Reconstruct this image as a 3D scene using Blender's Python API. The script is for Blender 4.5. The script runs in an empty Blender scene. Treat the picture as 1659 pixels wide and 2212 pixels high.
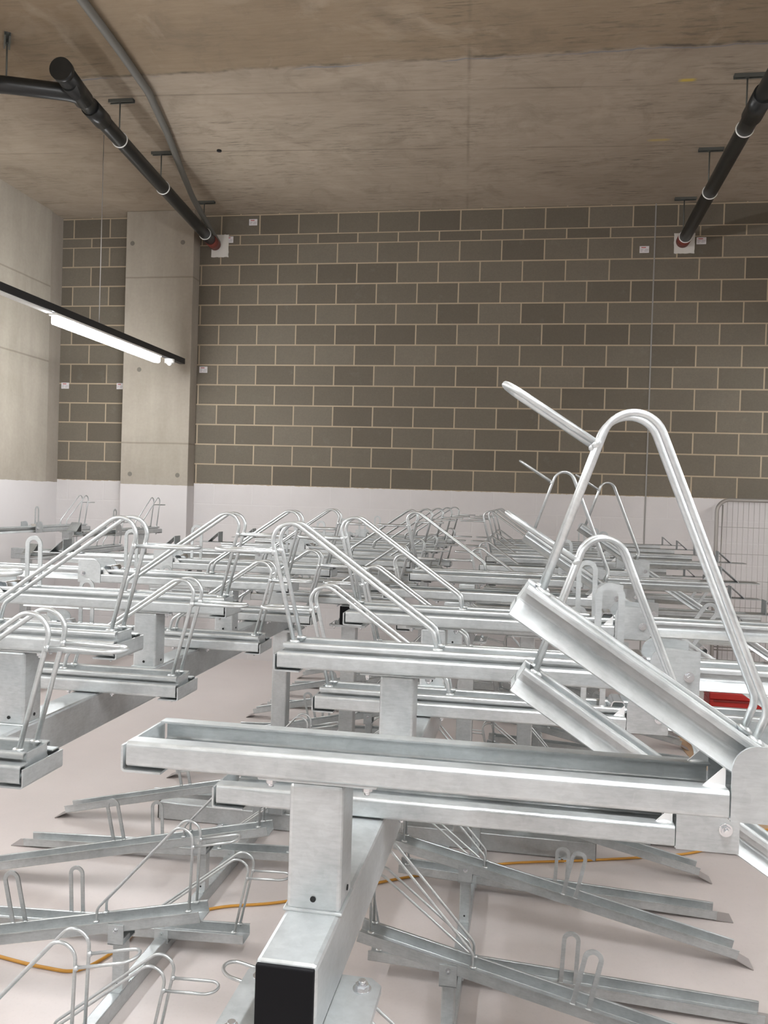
import bpy, bmesh, math, random
from mathutils import Vector, Matrix, Euler
random.seed(7)
D = bpy.data
COL = bpy.context.scene.collection
PI = math.pi

# ------------------------------------------------------------------ camera numbers
CAM_H = 1.878
F_PX, YAW, PITCH, ROLL = 1846.52, -0.16694, -0.0165, 0.03105

# rack layout (metres, floor at z = 0, camera above the origin, y runs to the back wall)
XR, XL = -0.598, -1.030          # wheel ends of the upper trays, right hand and left hand row
XM = (XR + XL) / 2               # centre line between the rows
SH = 0.32                        # the second pair of racks stands this much further right
ZH, ZL = 1.4905, 1.2925          # top of the fixed rail, high and low trays
YC0 = 1.306                      # centre of the first high tray
PITCHY = 0.4
YB = 9.256                       # back wall
ZC = 5.02                        # ceiling
XW = -5.44                       # left wall
ZP = 1.9757                      # top of the white paint

# ------------------------------------------------------------------ node helpers
def new_mat(name):
    m = D.materials.new(name); m.use_nodes = True
    nt = m.node_tree
    for n in list(nt.nodes):
        if n.type != 'OUTPUT_MATERIAL' and n.type != 'BSDF_PRINCIPLED':
            nt.nodes.remove(n)
    b = [n for n in nt.nodes if n.type == 'BSDF_PRINCIPLED'][0]
    return m, nt, b

class NT:
    def __init__(s, nt): s.nt = nt
    def n(s, t, **kw):
        x = s.nt.nodes.new(t)
        for k, v in kw.items(): setattr(x, k, v)
        return x
    def link(s, a, b): s.nt.links.new(a, b)
    def val(s, sock, v):
        if hasattr(v, 'is_linked') or isinstance(v, bpy.types.NodeSocket): s.link(v, sock)
        else: sock.default_value = v
    def math(s, op, a, b=0.0, c=0.0, clamp=False):
        x = s.n('ShaderNodeMath', operation=op, use_clamp=clamp)
        s.val(x.inputs[0], a); s.val(x.inputs[1], b); s.val(x.inputs[2], c)
        return x.outputs[0]
    def mix(s, f, a, b, mode='MIX'):
        x = s.n('ShaderNodeMix', data_type='RGBA', blend_type=mode)
        s.val(x.inputs['Factor'], f)
        for sock, v in ((x.inputs[6], a), (x.inputs[7], b)):
            if isinstance(v, tuple): sock.default_value = v if len(v) == 4 else (*v, 1)
            else: s.link(v, sock)
        return x.outputs[2]
    def noise(s, vec, scale, detail=3.0, rough=0.55, dist=0.0):
        x = s.n('ShaderNodeTexNoise')
        s.link(vec, x.inputs['Vector'])
        x.inputs['Scale'].default_value = scale; x.inputs['Detail'].default_value = detail
        x.inputs['Roughness'].default_value = rough; x.inputs['Distortion'].default_value = dist
        return x.outputs['Fac']
    def ramp(s, f, lo, hi, a=0.0, b=1.0):
        x = s.n('ShaderNodeMapRange'); x.clamp = True
        s.val(x.inputs[0], f); x.inputs[1].default_value = lo; x.inputs[2].default_value = hi
        x.inputs[3].default_value = a; x.inputs[4].default_value = b
        return x.outputs[0]
    def mapping(s, vec, scale=(1, 1, 1), loc=(0, 0, 0)):
        x = s.n('ShaderNodeMapping'); s.link(vec, x.inputs['Vector'])
        x.inputs['Scale'].default_value = scale; x.inputs['Location'].default_value = loc
        return x.outputs[0]
    def bump(s, h, strength, dist=0.01):
        x = s.n('ShaderNodeBump'); s.link(h, x.inputs['Height'])
        x.inputs['Strength'].default_value = strength; x.inputs['Distance'].default_value = dist
        return x.outputs[0]

def pos_nodes(N):
    g = N.n('ShaderNodeNewGeometry')
    sx = N.n('ShaderNodeSeparateXYZ'); N.link(g.outputs['Position'], sx.inputs[0])
    return g.outputs['Position'], sx.outputs[0], sx.outputs[1], sx.outputs[2]

def plain(name, col, rough=0.5, metal=0.0, spec=0.5):
    m, nt, b = new_mat(name)
    b.inputs['Base Color'].default_value = (*col, 1)
    b.inputs['Roughness'].default_value = rough
    b.inputs['Metallic'].default_value = metal
    b.inputs['Specular IOR Level'].default_value = spec
    return m

# ------------------------------------------------------------------ materials
def make_galv(name, base_lo, base_hi, rlo, rhi, metal=0.8):
    m, nt, b = new_mat(name); N = NT(nt)
    tc = N.n('ShaderNodeTexCoord'); oi = N.n('ShaderNodeObjectInfo')
    off = N.n('ShaderNodeVectorMath', operation='ADD')
    N.link(tc.outputs['Object'], off.inputs[0])
    sc = N.n('ShaderNodeVectorMath', operation='SCALE'); sc.inputs[0].default_value = (13, 7, 5)
    N.link(oi.outputs['Random'], sc.inputs['Scale']); N.link(sc.outputs[0], off.inputs[1])
    v = off.outputs[0]
    vo = N.n('ShaderNodeTexVoronoi'); N.link(v, vo.inputs['Vector']); vo.inputs['Scale'].default_value = 90
    spang = N.n('ShaderNodeSeparateColor'); N.link(vo.outputs['Color'], spang.inputs[0])
    big = N.noise(v, 9, 4, 0.6)
    fine = N.noise(N.mapping(v, (3, 3, 16)), 14, 3, 0.6)
    f = N.math('ADD', N.math('MULTIPLY', spang.outputs[0], 0.07), N.math('ADD', N.math('MULTIPLY', big, 0.60), N.math('MULTIPLY', fine, 0.36)))
    f = N.ramp(f, 0.32, 0.78)
    col = N.mix(f, base_lo, base_hi)
    N.link(col, b.inputs['Base Color'])
    N.link(N.ramp(f, 0.0, 1.0, rlo, rhi), b.inputs['Roughness'])
    b.inputs['Metallic'].default_value = metal
    return m

M = {}
M['galv'] = make_galv('galvanised_steel', (0.39, 0.41, 0.415), (0.61, 0.635, 0.64), 0.31, 0.45, 0.74)
M['galv_rod'] = make_galv('galvanised_rod', (0.42, 0.44, 0.445), (0.63, 0.655, 0.66), 0.30, 0.42, 0.80)
M['galv_shaded'] = make_galv('galvanised_steel_shaded', (0.27, 0.285, 0.29), (0.46, 0.48, 0.48), 0.32, 0.45, 0.85)  # darker galvanised copy; the handles' dark reflecting side is put into its colour
M['zinc'] = plain('bright_zinc', (0.75, 0.76, 0.78), 0.20, 0.95)
M['weld'] = plain('weld_zinc', (0.82, 0.83, 0.83), 0.35, 0.6)
M['black_cap'] = plain('black_plastic', (0.004, 0.004, 0.005), 0.6, 0.0, 0.12)
M['pipe'] = plain('black_pipe_plastic', (0.012, 0.013, 0.013), 0.35)
M['clip'] = plain('pipe_clip_steel', (0.8, 0.8, 0.78), 0.4, 0.3)
M['strut'] = plain('ceiling_strut_steel', (0.12, 0.125, 0.115), 0.5, 0.5)
M['hose'] = plain('grey_conduit_plastic', (0.15, 0.145, 0.13), 0.6)
M['red_collar'] = plain('red_brown_collar', (0.16, 0.03, 0.02), 0.6)
M['seal'] = plain('white_fire_board', (0.62, 0.60, 0.56), 0.9)
M['paper'] = plain('white_label_paper', (0.66, 0.63, 0.64), 0.8)
M['ink_red'] = plain('red_print', (0.45, 0.12, 0.12), 0.8)
M['ink_grey'] = plain('grey_print', (0.33, 0.32, 0.34), 0.8)
M['trunk'] = plain('dark_lighting_trunking', (0.02, 0.02, 0.022), 0.5)
M['white_plastic'] = plain('white_plastic', (0.78, 0.78, 0.76), 0.45)
M['wire'] = plain('suspension_wire', (0.6, 0.6, 0.6), 0.4, 0.7)
M['cord'] = plain('orange_cord_jacket', (0.50, 0.24, 0.03), 0.55)
M['red_paint'] = plain('red_enamel', (0.42, 0.015, 0.012), 0.35)
M['dark_red'] = plain('dark_red_enamel', (0.2, 0.012, 0.01), 0.4)
M['card'] = plain('brown_cardboard', (0.46, 0.32, 0.20), 0.85)
M['fence'] = plain('fence_galvanised', (0.34, 0.32, 0.30), 0.45, 0.6)
M['mastic'] = plain('grey_mastic', (0.27, 0.26, 0.245), 0.8)
M['flap'] = plain('floor_tinted_flap_steel', (0.34, 0.31, 0.30), 0.55, 0.35)  # galvanised flap; the reflected floor tone is put into its colour
M['tie'] = plain('grout_plug', (0.17, 0.155, 0.135), 0.9)
M['hole'] = plain('dark_hole', (0.004, 0.004, 0.004), 0.9)

def emit(name, col, s):
    m, nt, b = new_mat(name)
    b.inputs['Base Color'].default_value = (0.8, 0.8, 0.8, 1)
    b.inputs['Emission Color'].default_value = (*col, 1)
    b.inputs['Emission Strength'].default_value = s
    return m
LAMP_S = 215.0
LED_C = (0.965, 0.985, 1.0)
M['led'] = emit('led_diffuser', LED_C, 105.0)
M['led_near'] = emit('led_diffuser_near', LED_C, LAMP_S)
M['led_right'] = emit('led_diffuser_right', LED_C, 70.0)
M['led_over'] = emit('led_diffuser_over', LED_C, 265.0)
M['led_rear'] = emit('led_diffuser_rear', LED_C, 80.0)

def make_blockwall():
    m, nt, b = new_mat('concrete_blockwork'); N = NT(nt)
    p, X, Y, Z = pos_nodes(N)
    tc = N.n('ShaderNodeTexCoord')
    br = N.n('ShaderNodeTexBrick'); N.link(tc.outputs['UV'], br.inputs['Vector'])
    br.offset = 0.5; br.offset_frequency = 2; br.squash = 1.0
    br.inputs['Scale'].default_value = 1.0
    br.inputs['Brick Width'].default_value = 2.0; br.inputs['Row Height'].default_value = 1.0
    br.inputs['Mortar Size'].default_value = 0.036; br.inputs['Mortar Smooth'].default_value = 0.25
    br.inputs['Bias'].default_value = 0.0
    br.inputs['Color1'].default_value = (0.125, 0.107, 0.082, 1)
    br.inputs['Color2'].default_value = (0.185, 0.162, 0.128, 1)
    br.inputs['Mortar'].default_value = (0.40, 0.32, 0.225, 1)
    n1 = N.noise(p, 3.0, 4, 0.6); n2 = N.noise(p, 60, 3, 0.7); n3 = N.noise(p, 7.0, 5, 0.65)
    c = N.mix(N.ramp(n1, 0.35, 0.7, 0, 0.35), br.outputs['Color'], (0.14, 0.123, 0.10), 'MIX')
    c = N.mix(N.ramp(n3, 0.60, 0.78, 0.0, 0.35), c, (0.215, 0.20, 0.172))
    c = N.mix(N.ramp(n2, 0.3, 0.7, 0.0, 0.22), c, (0.07, 0.062, 0.05))
    c = N.mix(N.math('MULTIPLY', br.outputs['Fac'], 0.85), c, (0.40, 0.325, 0.235))
    # white masonry paint below the paint line
    paint = N.mix(N.ramp(n1, 0.3, 0.7, 0, 1), (0.56, 0.535, 0.53), (0.60, 0.575, 0.57))
    paint = N.mix(N.math('MULTIPLY', br.outputs['Fac'], 0.25), paint, (0.66, 0.64, 0.63))
    zz = N.math('ADD', Z, N.math('MULTIPLY', N.math('SUBTRACT', N.noise(p, 25, 2), 0.5), 0.02))
    edge = N.math('LESS_THAN', zz, ZP)
    c = N.mix(edge, c, paint)
    N.link(c, b.inputs['Base Color'])
    N.link(N.ramp(edge, 0, 1, 0.92, 0.62), b.inputs['Roughness'])
    b.inputs['Specular IOR Level'].default_value = 0.3
    h = N.math('ADD', N.math('MULTIPLY', br.outputs['Fac'], -0.6), N.math('MULTIPLY', n2, 0.35))
    N.link(N.bump(h, 0.45, 0.006), b.inputs['Normal'])
    return m
M['block'] = make_blockwall()

def make_concrete(name, c1, c2, painted=False, joints=(), tieholes=False):
    m, nt, b = new_mat(name); N = NT(nt)
    p, X, Y, Z = pos_nodes(N)
    n1 = N.noise(p, 1.3, 5, 0.6, 0.4); n2 = N.noise(p, 30, 3, 0.6)
    st = N.noise(N.mapping(p, (2.5, 2.5, 0.35)), 3.0, 4, 0.6)
    f = N.math('ADD', N.math('MULTIPLY', n1, 0.6), N.math('MULTIPLY', st, 0.4))
    c = N.mix(N.ramp(f, 0.35, 0.65), c1, c2)
    c = N.mix(N.ramp(n2, 0.35, 0.75, 0, 0.10), c, (0.10, 0.09, 0.08))
    for z in joints:
        d = N.math('ABSOLUTE', N.math('SUBTRACT', N.math('ADD', Z, N.math('MULTIPLY', N.noise(p, 3, 2), 0.012)), z))
        c = N.mix(N.ramp(d, 0.0, 0.014, 0.55, 0.0), c, (0.13, 0.11, 0.09))
    if painted:
        paint = N.mix(N.ramp(n1, 0.3, 0.7), (0.56, 0.535, 0.53), (0.60, 0.575, 0.57))
        zz = N.math('ADD', Z, N.math('MULTIPLY', N.math('SUBTRACT', N.noise(p, 12, 2), 0.5), 0.015))
        edge = N.math('LESS_THAN', zz, ZP - 0.03)
        c = N.mix(edge, c, paint)
    N.link(c, b.inputs['Base Color'])
    b.inputs['Roughness'].default_value = 0.8; b.inputs['Specular IOR Level'].default_value = 0.3
    N.link(N.bump(n2, 0.15, 0.004), b.inputs['Normal'])
    return m
M['conc_wall'] = make_concrete('cast_concrete_wall', (0.31, 0.275, 0.228), (0.40, 0.36, 0.305), True, (4.17, 3.32))
M['conc_col'] = make_concrete('cast_concrete_column', (0.31, 0.275, 0.23), (0.39, 0.35, 0.298), True, (4.28, 2.42))
M['conc_shaded'] = make_concrete('cast_concrete_return_shaded', (0.26, 0.225, 0.19), (0.33, 0.29, 0.245), True)  # wall concrete darkened in colour for the shade of the recessed strip

M['conc_dim'] = make_concrete('dark_rear_blockwork', (0.12, 0.102, 0.08), (0.17, 0.15, 0.12), True)

def make_ceiling():
    m, nt, b = new_mat('board_marked_concrete'); N = NT(nt)
    p, X, Y, Z = pos_nodes(N)
    n1 = N.noise(p, 0.9, 5, 0.62, 0.5); n2 = N.noise(p, 34, 3, 0.65)
    grain = N.noise(N.mapping(p, (1.6, 9, 1)), 2.6, 5, 0.65)
    f = N.math('ADD', N.math('MULTIPLY', n1, 0.6), N.math('MULTIPLY', grain, 0.4))
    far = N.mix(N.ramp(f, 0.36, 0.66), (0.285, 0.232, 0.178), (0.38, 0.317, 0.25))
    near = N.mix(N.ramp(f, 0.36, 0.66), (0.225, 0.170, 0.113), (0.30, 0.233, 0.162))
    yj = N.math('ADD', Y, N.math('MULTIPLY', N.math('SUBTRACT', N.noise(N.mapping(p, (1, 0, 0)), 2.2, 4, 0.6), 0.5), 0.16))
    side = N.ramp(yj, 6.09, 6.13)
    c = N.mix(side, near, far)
    # dirt streaks left by the formwork boards
    streak = N.noise(N.mapping(p, (1.0, 7.0, 1)), 4.5, 5, 0.7)
    patch = N.noise(p, 1.1, 3, 0.5)
    sm = N.math('MULTIPLY', N.ramp(streak, 0.52, 0.68), N.ramp(patch, 0.44, 0.58))
    c = N.mix(N.math('MULTIPLY', sm, 0.55), c, (0.07, 0.06, 0.048))
    blot = N.noise(p, 2.6, 6, 0.68, 0.8)
    c = N.mix(N.ramp(blot, 0.52, 0.70, 0.0, 0.42), c, (0.15, 0.12, 0.088))
    c = N.mix(N.ramp(N.noise(p, 1.9, 5, 0.6, 1.0), 0.56, 0.72, 0.0, 0.35), c, (0.46, 0.385, 0.30))
    # construction joint with a ragged edge and blue chalk
    jd = N.math('ABSOLUTE', N.math('SUBTRACT', yj, 6.11))
    c = N.mix(N.math('MULTIPLY', N.ramp(jd, 0.0, 0.03, 0.75, 0.0), N.ramp(N.noise(p, 5, 3), 0.4, 0.62)), c, (0.05, 0.045, 0.035))
    c = N.mix(N.math('MULTIPLY', N.ramp(N.math('ABSOLUTE', N.math('SUBTRACT', yj, 6.14)), 0.0, 0.016, 0.6, 0.0), N.ramp(N.noise(p, 1.6, 3), 0.45, 0.6)), c, (0.10, 0.14, 0.20))
    # panel joints
    for (ax, v0, lim) in ((Y, 7.72, None), (Y, 6.62, None)):
        d = N.math('ABSOLUTE', N.math('SUBTRACT', N.math('SUBTRACT', ax, N.math('MULTIPLY', X, 0.06)), v0))
        c = N.mix(N.math('MULTIPLY', N.ramp(d, 0.0, 0.02, 0.5, 0.0), N.ramp(N.noise(p, 1.7, 3), 0.35, 0.6)), c, (0.09, 0.075, 0.06))
    d = N.math('ABSOLUTE', N.math('ADD', X, N.math('MULTIPLY', N.math('SUBTRACT', Y, 5.2), 0.075)))
    d = N.math('ABSOLUTE', N.math('ADD', d, -0.45))
    c = N.mix(N.math('MULTIPLY', N.math('MULTIPLY', N.ramp(d, 0.0, 0.02, 0.42, 0.0), N.ramp(N.noise(p, 2.1, 3), 0.38, 0.6)), N.math('LESS_THAN', X, 0.0)), c, (0.10, 0.085, 0.065))
    # two yellow setting-out marks
    for (mx, my, w, k) in ((1.05, 6.61, 0.07, 0.7), (1.0, 7.66, 0.11, 0.35)):
        mk = N.math('MULTIPLY', N.ramp(N.math('ABSOLUTE', N.math('SUBTRACT', X, mx)), w * 0.5, w, k, 0),
                    N.ramp(N.math('ABSOLUTE', N.math('SUBTRACT', Y, my)), 0.012, 0.03, 1, 0))
        c = N.mix(mk, c, (0.60, 0.42, 0.03))
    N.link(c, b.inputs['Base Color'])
    b.inputs['Roughness'].default_value = 0.85; b.inputs['Specular IOR Level'].default_value = 0.25
    h = N.math('ADD', N.math('MULTIPLY', n2, 0.3), N.math('MULTIPLY', grain, 0.7))
    N.link(N.bump(h, 0.25, 0.008), b.inputs['Normal'])
    return m
M['ceiling'] = make_ceiling()

def make_floor():
    m, nt, b = new_mat('sealed_grey_floor'); N = NT(nt)
    p, X, Y, Z = pos_nodes(N)
    n1 = N.noise(p, 0.8, 4, 0.55); n2 = N.noise(p, 9, 4, 0.65); n3 = N.noise(p, 70, 2, 0.6)
    f = N.math('ADD', N.math('MULTIPLY', n1, 0.65), N.math('MULTIPLY', n2, 0.35))
    c = N.mix(N.ramp(f, 0.35, 0.65), (0.55, 0.497, 0.478), (0.62, 0.563, 0.543))
    c = N.mix(N.ramp(n3, 0.55, 0.8, 0, 0.2), c, (0.42, 0.37, 0.35))
    N.link(c, b.inputs['Base Color'])
    N.link(N.ramp(n2, 0.3, 0.7, 0.36, 0.5), b.inputs['Roughness'])
    b.inputs['Specular IOR Level'].default_value = 0.45
    N.link(N.bump(n2, 0.06, 0.01), b.inputs['Normal'])
    return m
M['floor'] = make_floor()

# ------------------------------------------------------------------ mesh helpers
def fillet(pts, radii, seg=7):
    """polyline with rounded corners; pts are 3-D, radii one per inner corner (or a single number)"""
    P = [Vector(p) for p in pts]
    if not hasattr(radii, '__len__'): radii = [radii] * (len(P) - 2)
    out = [P[0]]
    for i in range(1, len(P) - 1):
        a = (P[i - 1] - P[i]); b = (P[i + 1] - P[i]); la, lb = a.length, b.length
        a.normalize(); b.normalize()
        ang = a.angle(b)
        r = radii[i - 1]
        if r <= 0 or ang > PI - 1e-3: out.append(P[i]); continue
        t = min(r / math.tan(ang / 2), la * 0.95, lb * 0.95); r = t * math.tan(ang / 2)
        c = P[i] + (a + b).normalized() * (r / math.sin(ang / 2))
        s = P[i] + a * t - c; e = P[i] + b * t - c
        ax = s.cross(e).normalized(); tot = s.angle(e)
        n = max(2, int(seg * tot / (PI / 2)) + 1)
        for k in range(n + 1):
            out.append(c + Matrix.Rotation(tot * k / n, 3, ax) @ s)
    out.append(P[-1])
    return out

def add_tube(bm, pts, r, seg=10, closed=False, cap=True):
    P = [Vector(p) for p in pts]; n = len(P)
    T = []
    for i in range(n):
        if closed: t = P[(i + 1) % n] - P[i - 1]
        elif i == 0: t = P[1] - P[0]
        elif i == n - 1: t = P[-1] - P[-2]
        else: t = (P[i + 1] - P[i]).normalized() + (P[i] - P[i - 1]).normalized()
        T.append(t.normalized())
    up = Vector((0, 0, 1)) if abs(T[0].z) < 0.9 else Vector((0, 1, 0))
    nrm = (up - T[0] * up.dot(T[0])).normalized()
    rings = []
    for i in range(n):
        if i:
            q = T[i - 1].rotation_difference(T[i]); nrm = q @ nrm
            nrm = (nrm - T[i] * nrm.dot(T[i])).normalized()
        bi = T[i].cross(nrm)
        rings.append([bm.verts.new(P[i] + (nrm * math.cos(2 * PI * k / seg) + bi * math.sin(2 * PI * k / seg)) * r) for k in range(seg)])
    m = n if closed else n - 1
    for i in range(m):
        A, B = rings[i], rings[(i + 1) % n]
        for k in range(seg):
            f = bm.faces.new((A[k], A[(k + 1) % seg], B[(k + 1) % seg], B[k])); f.smooth = True
    if cap and not closed:
        bm.faces.new(list(reversed(rings[0]))); bm.faces.new(rings[-1])

def add_box(bm, lo, hi, bev=0.0, mat=None):
    x0, y0, z0 = lo; x1, y1, z1 = hi
    vs = [bm.verts.new(v) for v in ((x0, y0, z0), (x1, y0, z0), (x1, y1, z0), (x0, y1, z0), (x0, y0, z1), (x1, y0, z1), (x1, y1, z1), (x0, y1, z1))]
    fs = [bm.faces.new([vs[i] for i in q]) for q in ((0, 3, 2, 1), (4, 5, 6, 7), (0, 1, 5, 4), (1, 2, 6, 5), (2, 3, 7, 6), (3, 0, 4, 7))]
    if bev > 0:
        es = list({e for f in fs for e in f.edges})
        bmesh.ops.bevel(bm, geom=es, offset=bev, segments=2, profile=0.5, affect='EDGES')
    return vs

def add_prism(bm, poly, axis, a, b):
    """poly: 2-D points; axis 'x','y','z' = extrude direction between a and b"""
    def mk(u, v, w):
        return {'x': (w, u, v), 'y': (u, w, v), 'z': (u, v, w)}[axis]
    A = [bm.verts.new(mk(u, v, a)) for u, v in poly]; B = [bm.verts.new(mk(u, v, b)) for u, v in poly]
    n = len(poly)
    fs = [bm.faces.new(A), bm.faces.new(list(reversed(B)))]
    for i in range(n): fs.append(bm.faces.new((A[i], B[i], B[(i + 1) % n], A[(i + 1) % n])))
    return fs

def add_cyl(bm, c, axis, r, h, seg=20, r2=None):
    ax = Vector(axis).normalized(); up = Vector((0, 0, 1)) if abs(ax.z) < 0.9 else Vector((1, 0, 0))
    u = (up - ax * up.dot(ax)).normalized(); w = ax.cross(u); c = Vector(c); r2 = r if r2 is None else r2
    A = [bm.verts.new(c + (u * math.cos(2 * PI * k / seg) + w * math.sin(2 * PI * k / seg)) * r) for k in range(seg)]
    B = [bm.verts.new(c + ax * h + (u * math.cos(2 * PI * k / seg) + w * math.sin(2 * PI * k / seg)) * r2) for k in range(seg)]
    bm.faces.new(list(reversed(A))); bm.faces.new(B)
    for k in range(seg):
        f = bm.faces.new((A[k], A[(k + 1) % seg], B[(k + 1) % seg], B[k])); f.smooth = seg > 8

def add_blob(bm, c, r, sz=(1, 1, 1)):
    mt = Matrix.Translation(c) @ Matrix.Diagonal((*sz, 1))
    g = bmesh.ops.create_icosphere(bm, subdivisions=2, radius=r, matrix=mt)
    for v in g['verts']:
        for f in v.link_faces: f.smooth = True

def obj(name, bm, mat, parent=None, loc=None, mats=None):
    bmesh.ops.recalc_face_normals(bm, faces=bm.faces)
    me = D.meshes.new(name); bm.to_mesh(me); bm.free()
    o = D.objects.new(name, me); COL.objects.link(o)
    for mm in ([mat] if mats is None else mats): me.materials.append(mm)
    if parent is not None: o.parent = parent
    if loc is not None: o.location = loc
    return o

def empty(name, loc=(0, 0, 0), rz=0.0):
    o = D.objects.new(name, None); COL.objects.link(o)
    o.location = loc; o.rotation_euler = (0, 0, rz); o.empty_display_size = 0.1
    return o

def tag(o, label, cat, group=None):
    o['label'] = label; o['category'] = cat
    if group: o['group'] = group
    return o

def struct(o):
    o['kind'] = 'structure'; return o

def dup(o, parent=None):
    c = o.copy(); COL.objects.link(c)
    if parent is not None: c.parent = parent
    for ch in list(o.children): dup(ch, c)
    return c

def add_bolt(bm, c, axis, s=0.009, length=0.012):
    ax = Vector(axis).normalized(); c = Vector(c)
    add_cyl(bm, c, ax, s * 1.35, 0.0018, 18)
    add_cyl(bm, c + ax * 0.0018, ax, s, 0.0065, 6)
    add_cyl(bm, c + ax * 0.0083, ax, s * 0.55, length * 0.45, 10)

# ------------------------------------------------------------------ tray parts
HOOP = [(0.032, 0.012), (-0.059, 0.376), (0.380, 0.066), (0.392, 0.012)]
def hoop_mesh(y, r):
    bm = bmesh.new()
    pts = fillet([(x, y, z) for x, z in HOOP], [0.044, 0.035], 9)
    add_tube(bm, pts, r, 10)
    for x, z in (HOOP[0], HOOP[-1]):
        add_blob(bm, (x, y, 0.021), 0.0105, (1.25, 1.0, 0.55))
    return bm

def bumper_mesh(r, yy=0.033):
    bm = bmesh.new()
    z = 0.243; x0 = -0.026
    pts = [(x0, -yy, z)]
    n = 14
    cx = -0.191 + yy
    pts.append((cx, -yy, z))
    for k in range(1, n):
        a = PI * k / n
        pts.append((cx - math.sin(a) * yy, -yy * math.cos(a), z))
    pts += [(cx, yy, z), (x0, yy, z)]
    add_tube(bm, pts, r, 10)
    for s in (-1, 1): add_blob(bm, (x0 - 0.003, s * yy, z), 0.0085, (0.9, 0.9, 1.1))
    return bm

def guide_mesh(xc, y, z0, top, w=0.034, bw=0.0155, t=0.006):
    """flat bar bent into a hairpin"""
    bm = bmesh.new()
    path = [(xc - w + bw / 2, z0)]
    R = w - bw / 2; zc = top - w
    path.append((xc - R, zc)); n = 14
    for k in range(1, n):
        a = PI * k / n; path.append((xc - R * math.cos(a), zc + R * math.sin(a)))
    path += [(xc + R, zc), (xc + R, z0)]
    rows = []
    for i, (px, pz) in enumerate(path):
        a = Vector(path[max(i - 1, 0)]); b = Vector(path[min(i + 1, len(path) - 1)])
        d = (b - a).normalized(); nn = Vector((-d.y, d.x)) * (bw / 2)
        rows.append([bm.verts.new(v) for v in ((px + nn.x, y - t / 2, pz + nn.y), (px - nn.x, y - t / 2, pz - nn.y), (px - nn.x, y + t / 2, pz - nn.y), (px + nn.x, y + t / 2, pz + nn.y))])
    for A, B in zip(rows, rows[1:]):
        for k in range(4): bm.faces.new((A[k], A[(k + 1) % 4], B[(k + 1) % 4], B[k]))
    bm.faces.new(rows[0]); bm.faces.new(list(reversed(rows[-1])))
    for s in (-1, 1): add_blob(bm, (xc + s * R, y, z0 + 0.003), 0.009, (1.2, 0.8, 0.5))
    return bm

def profile_strip(pts, t):
    """closed outline of a bent sheet of thickness t that follows the open 2-D polyline pts"""
    P = [Vector(p) for p in pts]; L = []; Rr = []
    for i, p in enumerate(P):
        a = P[max(i - 1, 0)]; b = P[min(i + 1, len(P) - 1)]
        d1 = (p - a).normalized() if i else (b - p).normalized()
        d2 = (b - p).normalized() if i < len(P) - 1 else d1
        n1 = Vector((-d1.y, d1.x)); n2 = Vector((-d2.y, d2.x))
        nn = (n1 + n2); nn = nn / max(nn.length_squared / 2, 0.2)
        L.append(p + nn * (t / 2)); Rr.append(p - nn * (t / 2))
    return [tuple(v) for v in L] + [tuple(v) for v in reversed(Rr)]

def round2(pts, r, seg=4):
    return [(p.x, p.y) for p in fillet([(a, b, 0) for a, b in pts], r, seg)]

W2 = 0.0762                                     # half width of the fixed rail (sheet centre line)
RAIL = profile_strip(round2([(-0.047, -0.0015), (-W2, -0.0015), (-W2, -0.0375), (W2, -0.0375), (W2, -0.0015), (0.047, -0.0015)], 0.006, 4), 0.003)
side = [(0.052, 0.019), (0.0375, 0.019), (0.0375, -0.006), (0.057, -0.031)]
GUT_R = round2([(0.0535, 0.008), (0.0535, 0.0190), (0.038, 0.0190), (0.039, -0.008), (0.060, -0.0315)], [0.005, 0.004, 0.01], 3)
def gutter_mesh(x0, x1):
    bm = bmesh.new()
    for s in (-1, 1):
        pr = profile_strip([(s * a, b) for a, b in GUT_R], 0.003)
        add_prism(bm, pr, 'x', x0, x1)
    add_box(bm, (x0, -0.0385, -0.030), (x0 + 0.003, 0.0385, 0.017))
    add_prism(bm, [(-0.042, -0.0165), (0.042, -0.0165), (0.042, -0.0135), (-0.042, -0.0135)], 'x', x0, x1)
    return bm

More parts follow.
